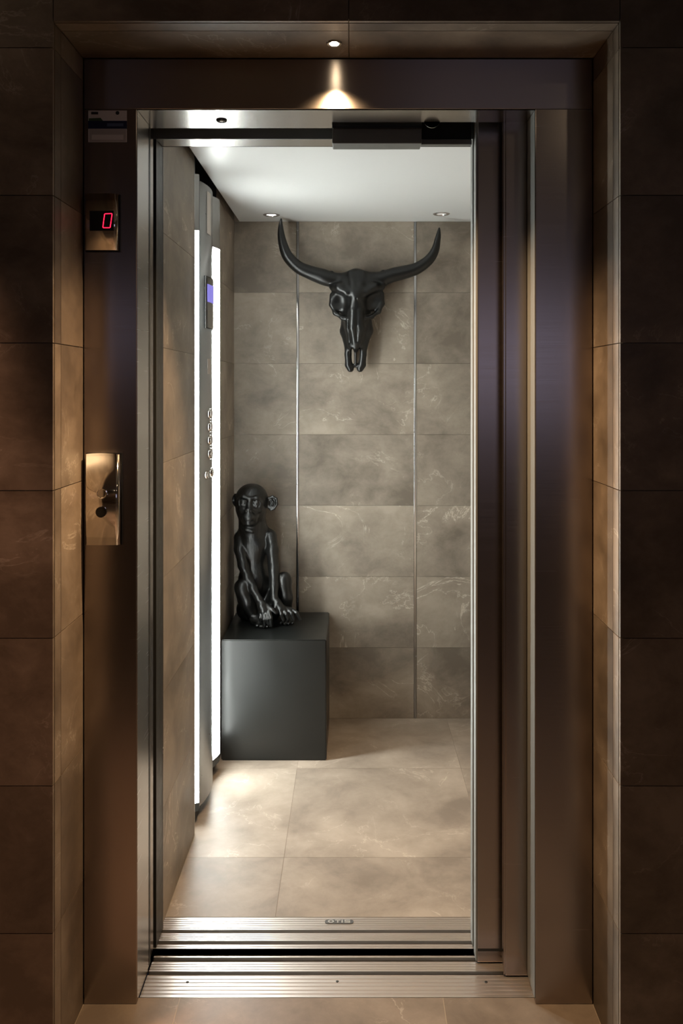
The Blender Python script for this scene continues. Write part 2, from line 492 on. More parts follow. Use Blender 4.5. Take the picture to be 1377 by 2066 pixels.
def sill(name, bands, grooves, x0, x1, zb, label):
    """bands and grooves alternate in depth, one outline swept across the doorway"""
    top = []
    seq = sorted([('b', *b) for b in bands] + [('g', *g) for g in grooves], key=lambda s: s[1])
    for s in seq:
        if s[0] == 'b':
            top += ribs(s[1], s[2], s[3])
        else:
            top += [(s[1] + .0003, -0.014), (s[2] - .0003, -0.014)]
    pts = [(seq[0][1], zb)] + top + [(seq[-1][2], zb)]
    t = tag(empty(name, ((x0 + x1) / 2, seq[0][1], 0)), label, 'sill')
    extrude('ribbed_plate', pts, 'x', x0, x1, 'aluminium', t)
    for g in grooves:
        box('track', x0 + .001, x1 - .001, g[0] + .0008, g[1] - .0008, -0.0135, -0.0075, 'dark_metal', t)  # dark strip laid in the groove to stand for its shade
    return t

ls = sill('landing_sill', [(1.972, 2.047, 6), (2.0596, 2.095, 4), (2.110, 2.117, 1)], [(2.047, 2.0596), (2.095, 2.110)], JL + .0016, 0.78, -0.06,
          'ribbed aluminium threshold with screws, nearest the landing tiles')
for px, py in ((378, 1981), (680, 1980), (980, 1981)):
    p = W(px, py, FPX * CH / (py - VY))
    s = lathe('screw', (p.x, p.y, 0.0002), (0, 0, 1), [(0, .0004), (.0022, .0006), (.0036, 0.0), (.0036, -.001)], 'dark_metal', ls, 14)
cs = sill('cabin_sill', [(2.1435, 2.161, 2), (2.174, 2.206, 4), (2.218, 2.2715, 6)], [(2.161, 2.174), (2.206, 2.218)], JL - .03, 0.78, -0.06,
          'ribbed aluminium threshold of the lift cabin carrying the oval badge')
# oval badge with lettering on the cabin sill
bx, by = -0.0349, 2.2505
pill = []
for k in range(14):
    a = -PI / 2 + PI * k / 13
    pill.append((bx + .0285 + .0088 * math.cos(a), by + .0088 * math.sin(a)))
for k in range(14):
    a = PI / 2 + PI * k / 13
    pill.append((bx - .0285 + .0088 * math.cos(a), by + .0088 * math.sin(a)))
badge = extrude('badge', pill, 'z', 0.0, 0.0016, 'badge_dark', cs)
badge['label'] = 'oval dark badge reading OTIS'
def glyphs(ch, ox, oy, w, h, t):
    bm = bmesh.new()
    def bar(x0, x1, y0, y1): bm_box(bm, ox + x0, ox + x1, oy + y0, oy + y1, 0.0016, 0.0024)
    if ch == 'O':
        n = 20
        ring = []
        for rr in ((w / 2, h / 2), (w / 2 - t, h / 2 - t)):
            for z in (0.0016, 0.0024):
                ring.append([bm.verts.new((ox + w / 2 + rr[0] * math.cos(2 * PI * k / n), oy + h / 2 + rr[1] * math.sin(2 * PI * k / n), z)) for k in range(n)])
        a, b, c, d = ring
        for k in range(n):
            q = (k + 1) % n
            for A, B in ((a, b), (b, d), (d, c), (c, a)):
                bm.faces.new((A[k], A[q], B[q], B[k]))
    elif ch == 'T':
        bar(0, w, h - t, h); bar(w / 2 - t / 2, w / 2 + t / 2, 0, h - t)
    elif ch == 'I':
        bar(w / 2 - t / 2, w / 2 + t / 2, 0, h)
    elif ch == 'S':
        bar(0, w, 0, t * .8); bar(0, w, h / 2 - t * .4, h / 2 + t * .4); bar(0, w, h - t * .8, h)
        bar(0, t, h / 2 + t * .4, h - t * .8); bar(w - t, w, t * .8, h / 2 - t * .4)
    return bm
for ch, ox, w in (('O', -.0300, .0165), ('T', -.0115, .0150), ('I', .0035, .0080), ('S', .0135, .0150)):
    link('letter', bm_mesh(glyphs(ch, bx + ox, by - .0062, w, .0124, .0036), 'letter'), 'badge_letter', badge)

# ------------------------------------------------------------------ sliding doors
def door(name, x0, x1, y0, y1, zb, zt, label, lip=(0, 0), edge='steel'):
    t = tag(empty(name, ((x0 + x1) / 2, (y0 + y1) / 2, zb)), label, kind='structure')
    box('panel', x0 + .004, x1, y0, y1, zb, zt, 'steel', t, 0.0015, 2)
    box('leading_edge', x0, x0 + .0042, y0 + .002 - lip[0], y1 - .002 + lip[1], zb + .001, zt, edge, t)
    return t
door('door_1', 0.357, 0.755, 2.040, 2.066, 0.0035, 2.10, 'brushed steel sliding landing panel beside the jamb')
door('door_2', 0.298, 0.700, 2.088, 2.114, 0.0035, 2.10, 'brushed steel sliding landing panel standing furthest into the doorway', (0, .012), 'edge_light')
door('door_3', 0.298, 0.700, 2.156, 2.182, 0.0035, 2.10, 'thin steel edge of the lift cabin door', (.012, 0), 'edge_light')
door('door_4', 0.357, 0.755, 2.201, 2.226, 0.0035, 2.10, 'second cabin door panel behind the first')
d2 = bpy.data.objects['door_2']
box('kick_strip', 0.3025, 0.42, 2.0872, 2.0879, 0.03, 0.036, 'dark_metal', d2)

# door gear seen under the header
gear = tag(empty('door_gear', (0.1, 2.10, 1.98)), 'dark grey door gear cover hanging under the steel header', 'door gear')
box('gear_cover', -0.049, 0.166, 2.076, 2.130, 1.981, 2.19, 'grey_paint', gear, 0.002, 2)
box('gear_rail', 0.168, 0.292, 2.116, 2.134, 1.990, 2.003, 'grey_paint', gear, 0.001, 1)
box('gear_void', 0.168, 0.292, 2.122, 2.130, 2.004, 2.19, 'void_black', gear)  # black sheet standing for the darkness of the open void
box('gear_lip', -0.049, 0.166, 2.070, 2.076, 2.016, 2.022, 'dark_metal', gear)
plug = lathe('soffit_plug', (-0.307, 2.022, HZ - .002), (0, 0, -1), [(0, .002), (.005, .002), (.0055, .004), (.0095, .0055), (.0125, .0035), (.013, 0)], 'black_plastic')
tag(plug, 'small round black plug in the underside of the steel header', 'plug')
lathe('plug_core', (-0.307, 2.022, HZ - .0042), (0, 0, -1), [(0, .0022), (.004, .0018), (.0048, 0)], 'paper', plug, 16)

# ------------------------------------------------------------------ the cabin shell
cfloor = struct('floor_cabin', [(-0.56, CXR + .02, 2.272, Y_BACK + .02, -0.06, -0.0012)], 'grout_dark', 'pale brown stone tiled floor inside the lift cabin')
tiles_xy(cfloor, 'stone_floor', -0.505, CXR, 2.272, Y_BACK, 0.0, (-0.2036, 0.6), (2.561, 0.602), J=JC)
cback = struct('wall_cabin_back', [(-0.56, CXR + .02, Y_BACK + G, Y_BACK + .03, -0.05, 2.2)], 'grout_dark', 'taupe stone tiled back wall of the lift cabin')
S1, S2, SW = -0.232, 0.2637, 0.0055
for a, b in ((-0.507, S1 - SW), (S1 + SW, S2 - SW), (S2 + SW, CXR)):
    tiles_xz(cback, 'stone_cabin', a, b, 0, 2.16, Y_BACK, (a, 9), (-0.0012, 0.2998), J=JC)
for s in (S1, S2):
    R_ = 0.0149
    pts = [(s + SW * .93, Y_BACK + .008)] + [(s + R_ * math.sin(a), Y_BACK - .0022 + R_ - R_ * math.cos(a)) for a in np.linspace(0.345, -0.345, 13)] + [(s - SW * .93, Y_BACK + .008)]
    o = extrude('seam_trim', pts, 'z', 0.0, 2.16, 'chrome_trim', cback, smooth=True)
YE = 2.684
cleft = struct('wall_cabin_side', [(-0.58, CW - G, 2.235, YE, -0.05, 2.2)], 'grout_dark', 'taupe stone tiled cabin wall between doorway and control panel')
tiles_yz(cleft, 'stone_cabin', 2.235, YE, 0, 2.16, CW, (2.0, 9), (-0.0012, 0.2998), 1, JC)
box('recess_trim', -0.540, CW + .001, YE, YE + .009, 0.0, 2.16, 'chrome_trim', cleft)
ccorner = struct('wall_cabin_corner', [(-0.58, -0.500 - G, 3.150, Y_BACK + .02, -0.05, 2.2)], 'grout_dark', 'taupe stone tiled cabin wall beside the black pedestal')
tiles_yz(ccorner, 'stone_cabin', 3.150, Y_BACK - .001, 0, 2.16, -0.500, (2.0, 9), (-0.0012, 0.2998), 1, JC)
box('recess_trim', -0.540, -0.497, 3.142, 3.150, 0.0, 2.16, 'chrome_trim', ccorner)
crec = struct('wall_cabin_recess', [(-0.58, -0.542, YE, 3.150, -0.05, 2.2)], 'dark_metal', 'dark recess behind the control panel')
box('recess_plate', -0.542, -0.540, YE + .0095, 3.1415, 0.0, 2.16, 'dark_metal', crec)
cright = struct('wall_cabin_right', [(CXR + T, CXR + .04, 2.26, Y_BACK + .02, -0.05, 2.2)], 'grout_dark', 'stone tiled cabin wall behind the sliding doors')
tiles_yz(cright, 'stone_cabin', 2.26, Y_BACK - .001, 0, 2.16, CXR, (2.0, 9), (-0.0012, 0.2998), -1, JC)
struct('wall_cabin_front', [(0.36, CXR + .04, 2.235, 2.255, -0.0, 2.2)], 'steel', 'steel front return of the cabin behind the doors')
cceil = struct('ceiling_cabin', [(-0.477, CXR - .02, 2.235, Y_BACK - .001, Z_CEIL, Z_CEIL + .02)], 'ceiling_paint', 'glossy pale grey ceiling panel of the lift cabin')
struct('ceiling_cabin_roof', [(-0.56, CXR + .04, 2.145, Y_BACK + .03, 2.2, 2.22)], 'void_black', 'dark cabin roof above the ceiling panel')
ch = tag(empty('cabin_front_frame', (0, 2.145, 0)), 'dark steel portal at the cabin entrance', kind='structure')
box('transom', -0.56, 0.58, 2.146, 2.150, 2.012, 2.2, 'grey_paint', ch)
box('transom_soffit', -0.56, 0.58, 2.150, 2.212, 2.012, 2.03, 'steel_soffit', ch)
box('transom_back', -0.56, 0.58, 2.212, 2.216, 2.012, 2.2, 'steel', ch)
box('portal_post', -0.56, JL, 2.146, 2.222, 0.0, 2.0118, 'dark_metal', ch, 0.001, 1)
box('portal_strip', JL, JL + .001, 2.2195, 2.2215, 0.002, 2.0118, 'chrome_trim', ch)
box('portal_bead', -0.53, CW - .003, 2.222, 2.2345, 0.001, 2.16, 'steel_bright', ch)

downlight('cabin_downlight', (-0.329, 3.497, Z_CEIL), 0.034, 'lamp_white', 'lit round downlight in the cabin ceiling above the horn nearest the control panel', 'downlights', CAB_POWER, (1, .93, .82), 70, 0.5, 0.015, 'chrome_trim')
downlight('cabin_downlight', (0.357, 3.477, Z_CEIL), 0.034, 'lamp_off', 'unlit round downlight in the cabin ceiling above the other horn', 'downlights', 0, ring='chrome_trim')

# ------------------------------------------------------------------ light columns and control panel
def light_column(face, hous, label):
    yc = sum(p[1] for p in face) / len(face)
    t = tag(empty('light_column', (-0.53, yc, 0.0)), label, 'light', 'light columns beside the control panel')
    # diffuser: a slim slab along the face, housing behind it
    n = len(face)
    inner = []
    for i, p in enumerate(face):
        a_, b_ = Vector(face[max(0, i - 1)]), Vector(face[min(n - 1, i + 1)])
        d = (b_ - a_).normalized()
        nrm = Vector((d.y, -d.x))
        q_ = Vector(p) - nrm * 0.003
        inner.append((q_.x, q_.y))
    slab = list(face) + inner[::-1]
    extrude('diffuser', slab, 'z', 0.072, 1.895, 'led_white', t)
    extrude('upper_cover', slab, 'z', 1.8952, 2.075, 'panel_grey', t)
    extrude('lower_cap', slab, 'z', 0.045, 0.0718, 'dark_metal', t)
    inner2 = [(p[0] - .0006, p[1] + .0006) for p in inner]
    extrude('housing', inner2 + hous, 'z', 0.045, 2.075, 'dark_metal', t)
    return t
light_column([(-0.5220, 2.7330), (-0.4895, 2.7520)], [(-0.4915, 2.774), (-0.5395, 2.774), (-0.5395, 2.737)],
             'glowing white light column at the doorway side of the control panel')
light_column([(-0.5035, 3.045), (-0.4945, 3.070), (-0.4870, 3.093), (-0.4822, 3.114), (-0.4808, 3.127), (-0.4845, 3.1375)], [(-0.4900, 3.1405), (-0.5395, 3.1405), (-0.5395, 3.050)],
             'glowing white light column between control panel and black pedestal')

AX, AY, AR = -0.872, 2.91, 0.395       # centre and radius of the bowed faceplate
def arc_pt(phi, r=AR):                 # phi > 0 towards the door
    return (AX + r * math.cos(phi), AY - r * math.sin(phi))
def phi_at(px):
    best, bp_ = 9, 0
    for k in range(-300, 301):
        ph = k / 300 * 0.33
        x, y = arc_pt(ph)
        # only the part turned to the doorway
        q = abs(VX + x / y * FPX - px)
        if ph > -0.16 and q < best: best, bp_ = q, ph
    return bp_
cop = tag(empty('control_panel', (-0.5, AY, 0.04)), 'tall bowed grey lift control panel with buttons between the light columns', 'control panel')
phm = math.asin(0.13 / AR)
front = [arc_pt(p) for p in np.linspace(phm, -phm, 28)]
back = [arc_pt(p, AR - .004) for p in np.linspace(-phm, phm, 28)]
extrude('faceplate', front + back, 'z', 0.04, 2.064, 'panel_grey', cop, smooth=True)
box('support', -0.5392, -0.488, AY - .05, AY + .05, 0.06, 2.05, 'dark_metal', cop)
def on_plate(name, ph0, ph1, z0, z1, thick, mat, parent, off=0.0004):
    pr = [arc_pt(p, AR + off + thick) for p in np.linspace(ph0, ph1, 6)] + [arc_pt(p, AR + off) for p in np.linspace(ph1, ph0, 6)]
    return extrude(name, pr, 'z', z0, z1, mat, parent)
lab = on_plate('notice_sheet', phi_at(417), phi_at(424.5), 1.905, 2.045, .0006, 'paper', cop)
lab['label'] = 'pale notice sheet'
dis = on_plate('display', phi_at(411), phi_at(427), 1.590, 1.762, .004, 'black_plastic', cop)
dis['label'] = 'display unit with violet screen'
on_plate('display_face', phi_at(414.5), phi_at(427), 1.593, 1.759, .0012, 'panel_grey', dis, .0045)
on_plate('screen', phi_at(414.5), phi_at(426.8), 1.678, 1.736, .0015, 'screen_violet', dis, .0058)
on_plate('display_bezel', phi_at(411), phi_at(412.6), 1.590, 1.762, .006, 'chrome_trim', dis)
on_plate('small_label', phi_at(418), phi_at(424), 1.44, 1.49, .0006, 'paper_grey', cop)
for px, py, r in ((421.5, 835, .018), (421.5, 861, .018), (421.5, 888, .018), (422, 915, .019), (415, 958, .015), (424.5, 953, .016)):
    ph = phi_at(px)
    x, y = arc_pt(ph)
    n = Vector((math.cos(ph), -math.sin(ph), 0))
    p = Vector((x, y, CH + (VY - py) / FPX * y))
    b = lathe('button', p, n, [(0, .010), (r * .6, .0098), (r * .72, .008), (r * .74, .003)], 'chrome_trim', cop, 28)
    lathe('button_ring', p, n, [(r * .76, .0005), (r * .78, .0065), (r * .9, .0075), (r, .004), (r, .0004)], 'chrome', b, 28)

# ------------------------------------------------------------------ plates on the steel jamb
def chrome_plate(name, px0, px1, py0, py1, depth, arch, label, cat):
    a, b = W(px0, py1, Y_FRAME), W(px1, py0, Y_FRAME)
    x0, x1, z0, z1 = a.x, b.x, a.z, b.z
    t = tag(empty(name, ((x0 + x1) / 2, Y_FRAME, z0)), label, cat)
    r = 0.0105
    yf = Y_FRAME - depth
    pts = [(x0, Y_FRAME - .0005)]
    rl = 0.004
    pts += [(x0 + rl - rl * math.cos(q), yf + rl - rl * math.sin(q)) for q in np.linspace(0, PI / 2, 6)]
    xs = np.linspace(x0 + rl, x1 - r, 10)[1:-1]
    pts += [(float(x), yf - 0.0012 * math.sin(PI * i / 9)) for i, x in enumerate(xs, 1)]
    pts += [(x1 - r + r * math.sin(q), yf + r * .9 - r * .9 * math.cos(q)) for q in np.linspace(0, PI / 2, 9)]
    pts += [(x1, Y_FRAME - .0005)]
    zm = (z0 + z1) / 2
    def warp(co):
        if co.z > zm:
            u = (co.x - x0) / (x1 - x0)
            return Vector((co.x, co.y, co.z - arch * (2 * u - 0.92) ** 2))
        return co
    extrude('cover', pts, 'z', z0, z1, 'chrome', t, smooth=True, warp=warp)
    rim = [(x0 - .0015, Y_FRAME - .004), (x1 + .0025, Y_FRAME - .004), (x1 + .0025, Y_FRAME - .0003), (x0 - .0015, Y_FRAME - .0003)]
    extrude('back_plate', rim, 'z', z0 - .002, z1 - arch * .3, 'black_plastic', t)
    return t, yf
ind, yf = chrome_plate('floor_indicator', 175, 241, 393, 507, 0.016, 0.0012, 'chrome floor indicator showing a red zero on the steel jamb', 'indicator')
p0, p1 = W(181.5, 466, yf), W(229.5, 426, yf)
scr = box('indicator_window', p0.x, p1.x, yf - .0032, yf + .002, p0.z, p1.z, 'black_plastic', ind)
# slanted seven-segment zero
bm = bmesh.new()
def seg(a, b, w=0.0017):
    a, b = Vector(a), Vector(b)
    d = (b - a).normalized(); s = Vector((-d.y, d.x)) * w / 2
    P = [a + d * w * .3 - s, a + d * w * .3 + s, b - d * w * .3 + s, b - d * w * .3 - s]
    f = [bm.verts.new((p.x, yf - .0042, p.y)) for p in P]
    k = [bm.verts.new((p.x, yf - .0033, p.y)) for p in P]
    bm.faces.new(f)
    bm.faces.new(k[::-1])
    for i in range(4):
        bm.faces.new((f[i], k[i], k[(i + 1) % 4], f[(i + 1) % 4]))
def q(px, py):
    v = W(px, py, yf); return (v.x, v.z)
TL, TR, ML, MR, BL, BR = q(212, 432), q(227, 431.5), q(210, 446), q(225, 446), q(208.3, 460), q(223, 460)
for a, b in ((TL, TR), (TL, ML), (ML, BL), (BL, BR), (TR, MR), (MR, BR)):
    seg(a, b)
dg = link('digit', bm_mesh(bm, 'digit'), 'digit_red', scr)

call, yf2 = chrome_plate('call_station', 176, 245, 913, 1097, 0.017, 0.0032, 'chrome lift call station with a button and a black round sensor', 'call station')
p = W(206, 995, yf2)
b1 = lathe('call_button', (p.x, yf2 - .0005, p.z), (0, -1, 0), [(0, .0028), (.0095, .0028), (.0105, .0042), (.0125, .0036), (.0128, -.001)], 'chrome', call)
p = W(204.5, 1033, yf2)
b2 = lathe('round_sensor', (p.x, yf2 - .0005, p.z), (0, -1, 0), [(0, .0022), (.0112, .0022), (.0116, .0018), (.0118, -.001)], 'black_plastic', call)
lathe('sensor_ring', (p.x, yf2 - .0005, p.z), (0, -1, 0), [(.0119, .0005), (.0122, .0026), (.013, .0022), (.0134, -.001)], 'chrome', b2)

# notice sticker on the jamb: flat print as thin layers
sa, sb = W(178, 287, Y_FRAME), W(256, 221.5, Y_FRAME)
st = tag(empty('notice_sticker', ((sa.x + sb.x) / 2, Y_FRAME, sa.z)), 'pale notice sticker with a dark blue band on the steel jamb', 'sticker')
def layer(name, px0, px1, py0, py1, y, mat):
    a, b = W(px0, py1, Y_FRAME), W(px1, py0, Y_FRAME)
    return box(name, a.x, b.x, Y_FRAME - y, Y_FRAME - y + .00025, a.z, b.z, mat, st)
layer('sheet', 178, 256, 223, 287, .0005, 'paper')
layer('print_band', 178, 256, 244, 260, .0008, 'ink_blue')
layer('print_block', 180, 254, 261, 286, .0008, 'paper_grey')
layer('print_line', 216, 249, 249, 255, .0011, 'ink_light_blue')
layer('print_mark', 184, 198, 226, 231, .0008, 'ink_dark')
layer('print_panel', 185, 249, 272, 282, .0011, 'paper')
layer('print_line', 192, 245, 264, 270, .0011, 'paper_grey')
pe = W(237, 228, Y_FRAME)
lathe('print_emblem', (pe.x, Y_FRAME - .0004, pe.z), (0, -1, 0), [(0, .0006), (.0042, .0006), (.0043, 0)], 'ink_dark', st, 20)
g0 = [W(179, 244, Y_FRAME), W(179, 239, Y_FRAME), W(203, 238, Y_FRAME), W(208, 244, Y_FRAME)]
extrude('print_swoosh', [(v.x, v.z) for v in g0], 'y', Y_FRAME - .00085, Y_FRAME - .0005, 'ink_green', st)

# ------------------------------------------------------------------ pedestal
bm = bmesh.new()
bm_box(bm, -0.4905, -0.098, 3.228, 3.630, 0.0, 0.452)
bmesh.ops.bevel(bm, geom=bm.edges[:], offset=0.0035, segments=2, affect='EDGES')
ped = tag(link('pedestal', bm_mesh(bm, 'pedestal'), 'pedestal_black', center=Vector((-0.294, 3.43, 0.0))), 'plain black box pedestal on the cabin floor in the corner', 'pedestal')

# ------------------------------------------------------------------ sculpted things: blended distance fields meshed by surface nets
class Sculpt:
    def __init__(self, lo, hi, h):
        self.h = h
        self.lo = np.array(lo, dtype=np.float64)
        self.n = np.ceil((np.array(hi) - self.lo) / h).astype(int) + 1
        self.d = np.full(self.n, 0.06, dtype=np.float32)
    def region(self, lo, hi, m):
        a = np.maximum(np.floor((np.array(lo) - m - self.lo) / self.h).astype(int), 0)
        b = np.minimum(np.ceil((np.array(hi) + m - self.lo) / self.h).astype(int) + 1, self.n)
        if np.any(b <= a): return None
        ax = [self.lo[i] + self.h * np.arange(a[i], b[i]) for i in range(3)]
        return tuple(slice(a[i], b[i]) for i in range(3)), (ax[0][:, None, None], ax[1][None, :, None], ax[2][None, None, :])
    def put(self, sl, e, k, sub):
        d = self.d[sl]
        e = e.astype(np.float32)
        if sub:
            e = -e
            h = np.clip(0.5 - 0.5 * (d - e) / k, 0, 1)
            self.d[sl] = d * (1 - h) + e * h + k * h * (1 - h)
        else:
            h = np.clip(0.5 + 0.5 * (d - e) / k, 0, 1)
            self.d[sl] = d * (1 - h) + e * h - k * h * (1 - h)
    def cone(self, a, b, ra, rb, k=0.006, sub=False):
        a, b = np.array(a, float), np.array(b, float)
        R = max(ra, rb)
        r = self.region(np.minimum(a, b) - R, np.maximum(a, b) + R, 0.03)
        if r is None: return
        sl, (X, Y, Z) = r
        ab = b - a; L2 = max(ab @ ab, 1e-12)
        t = np.clip(((X - a[0]) * ab[0] + (Y - a[1]) * ab[1] + (Z - a[2]) * ab[2]) / L2, 0, 1)
        e = np.sqrt((X - a[0] - t * ab[0]) ** 2 + (Y - a[1] - t * ab[1]) ** 2 + (Z - a[2] - t * ab[2]) ** 2) - (ra + (rb - ra) * t)
        self.put(sl, e, k, sub)
    def chain(self, pts, rs, k=0.006, sub=False):
        for i in range(len(pts) - 1):
            self.cone(pts[i], pts[i + 1], rs[i], rs[i + 1], k, sub)
    def ell(self, c, r, k=0.006, sub=False, rot=None):
        c, r = np.array(c, float), np.array(r, float)
        R = max(r)
        g = self.region(c - R, c + R, 0.03)
        if g is None: return
        sl, (X, Y, Z) = g
        x, y, z = X - c[0], Y - c[1], Z - c[2]
        if rot is not None:
            M = np.array(rot.to_3x3().transposed() if hasattr(rot, 'to_3x3') else rot)
            x, y, z = (M[0][0] * x + M[0][1] * y + M[0][2] * z, M[1][0] * x + M[1][1] * y + M[1][2] * z, M[2][0] * x + M[2][1] * y + M[2][2] * z)
        k0 = np.sqrt((x / r[0]) ** 2 + (y / r[1]) ** 2 + (z / r[2]) ** 2) + 1e-9
        k1 = np.sqrt((x / r[0] ** 2) ** 2 + (y / r[1] ** 2) ** 2 + (z / r[2] ** 2) ** 2) + 1e-9
        self.put(sl, k0 * (k0 - 1) / k1, k, sub)
    def floor_cut(self, z):
        Z = (self.lo[2] + self.h * np.arange(self.n[2]))[None, None, :]
        self.d = np.maximum(self.d, (z - Z).astype(np.float32))
    def wall_cut(self, y):
        Y = (self.lo[1] + self.h * np.arange(self.n[1]))[None, :, None]
        self.d = np.maximum(self.d, (Y - y).astype(np.float32))
    def mesh(self, name, passes=2):
        d = self.d; n = self.n
        ins = d < 0
        cs_ = [ins[i:n[0] - 1 + i, j:n[1] - 1 + j, k:n[2] - 1 + k] for i in (0, 1) for j in (0, 1) for k in (0, 1)]
        cnt = sum(c.astype(np.int8) for c in cs_)
        act = (cnt > 0) & (cnt < 8)
        idx = np.full(act.shape, -1, dtype=np.int64)
        ii = np.argwhere(act)
        idx[act] = np.arange(len(ii))
        acc = np.zeros((len(ii), 3)); w = np.zeros(len(ii))
        corners = [(i, j, k) for i in (0, 1) for j in (0, 1) for k in (0, 1)]
        for c0 in corners:
            for axn in range(3):
                if c0[axn]: continue
                c1 = list(c0); c1[axn] = 1
                a = d[ii[:, 0] + c0[0], ii[:, 1] + c0[1], ii[:, 2] + c0[2]].astype(np.float64)
                b = d[ii[:, 0] + c1[0], ii[:, 1] + c1[1], ii[:, 2] + c1[2]].astype(np.float64)
                m = (a < 0) != (b < 0)
                t = np.where(m, a / np.where(m, a - b, 1), 0)
                p = np.tile(np.array(c0, float), (len(ii), 1)); p[:, axn] += t
                acc[m] += p[m]; w[m] += 1
        v = self.lo + self.h * (ii + acc / w[:, None])
        quads = []
        for axn in range(3):
            o1, o2 = [(1, 2), (2, 0), (0, 1)][axn]
            s0 = [slice(None)] * 3; s1 = [slice(None)] * 3
            s0[axn] = slice(0, n[axn] - 1); s1[axn] = slice(1, n[axn])
            A, B = ins[tuple(s0)], ins[tuple(s1)]
            e = np.argwhere(A != B)
            ok = (e[:, o1] > 0) & (e[:, o2] > 0) & (e[:, o1] < n[o1] - 1) & (e[:, o2] < n[o2] - 1)
            e = e[ok]
            flip = A[e[:, 0], e[:, 1], e[:, 2]]
            def at(da, db):
                f = e.copy(); f[:, o1] += da; f[:, o2] += db
                return idx[f[:, 0], f[:, 1], f[:, 2]]
            qd = np.stack([at(-1, -1), at(0, -1), at(0, 0), at(-1, 0)], 1)
            qd[~flip] = qd[~flip][:, ::-1]
            quads.append(qd)
        qd = np.concatenate(quads)
        # light smoothing along the quad edges
        for _ in range(passes):
            s = np.zeros_like(v); c = np.zeros(len(v))
            for a, b in ((0, 1), (1, 2), (2, 3), (3, 0)):
                np.add.at(s, qd[:, a], v[qd[:, b]]); np.add.at(c, qd[:, a], 1)
                np.add.at(s, qd[:, b], v[qd[:, a]]); np.add.at(c, qd[:, b], 1)
            v = 0.6 * v + 0.4 * s / np.maximum(c, 1)[:, None]
        me = bpy.data.meshes.new(name)
        me.vertices.add(len(v)); me.vertices.foreach_set('co', v.astype(np.float32).ravel())
        me.loops.add(len(qd) * 4); me.loops.foreach_set('vertex_index', qd.ravel().astype(np.int32))
        me.polygons.add(len(qd)); me.polygons.foreach_set('loop_start', np.arange(0, len(qd) * 4, 4, dtype=np.int32))
        me.polygons.foreach_set('use_smooth', np.ones(len(qd), dtype=bool))
        me.update(calc_edges=True); me.validate()
        return me

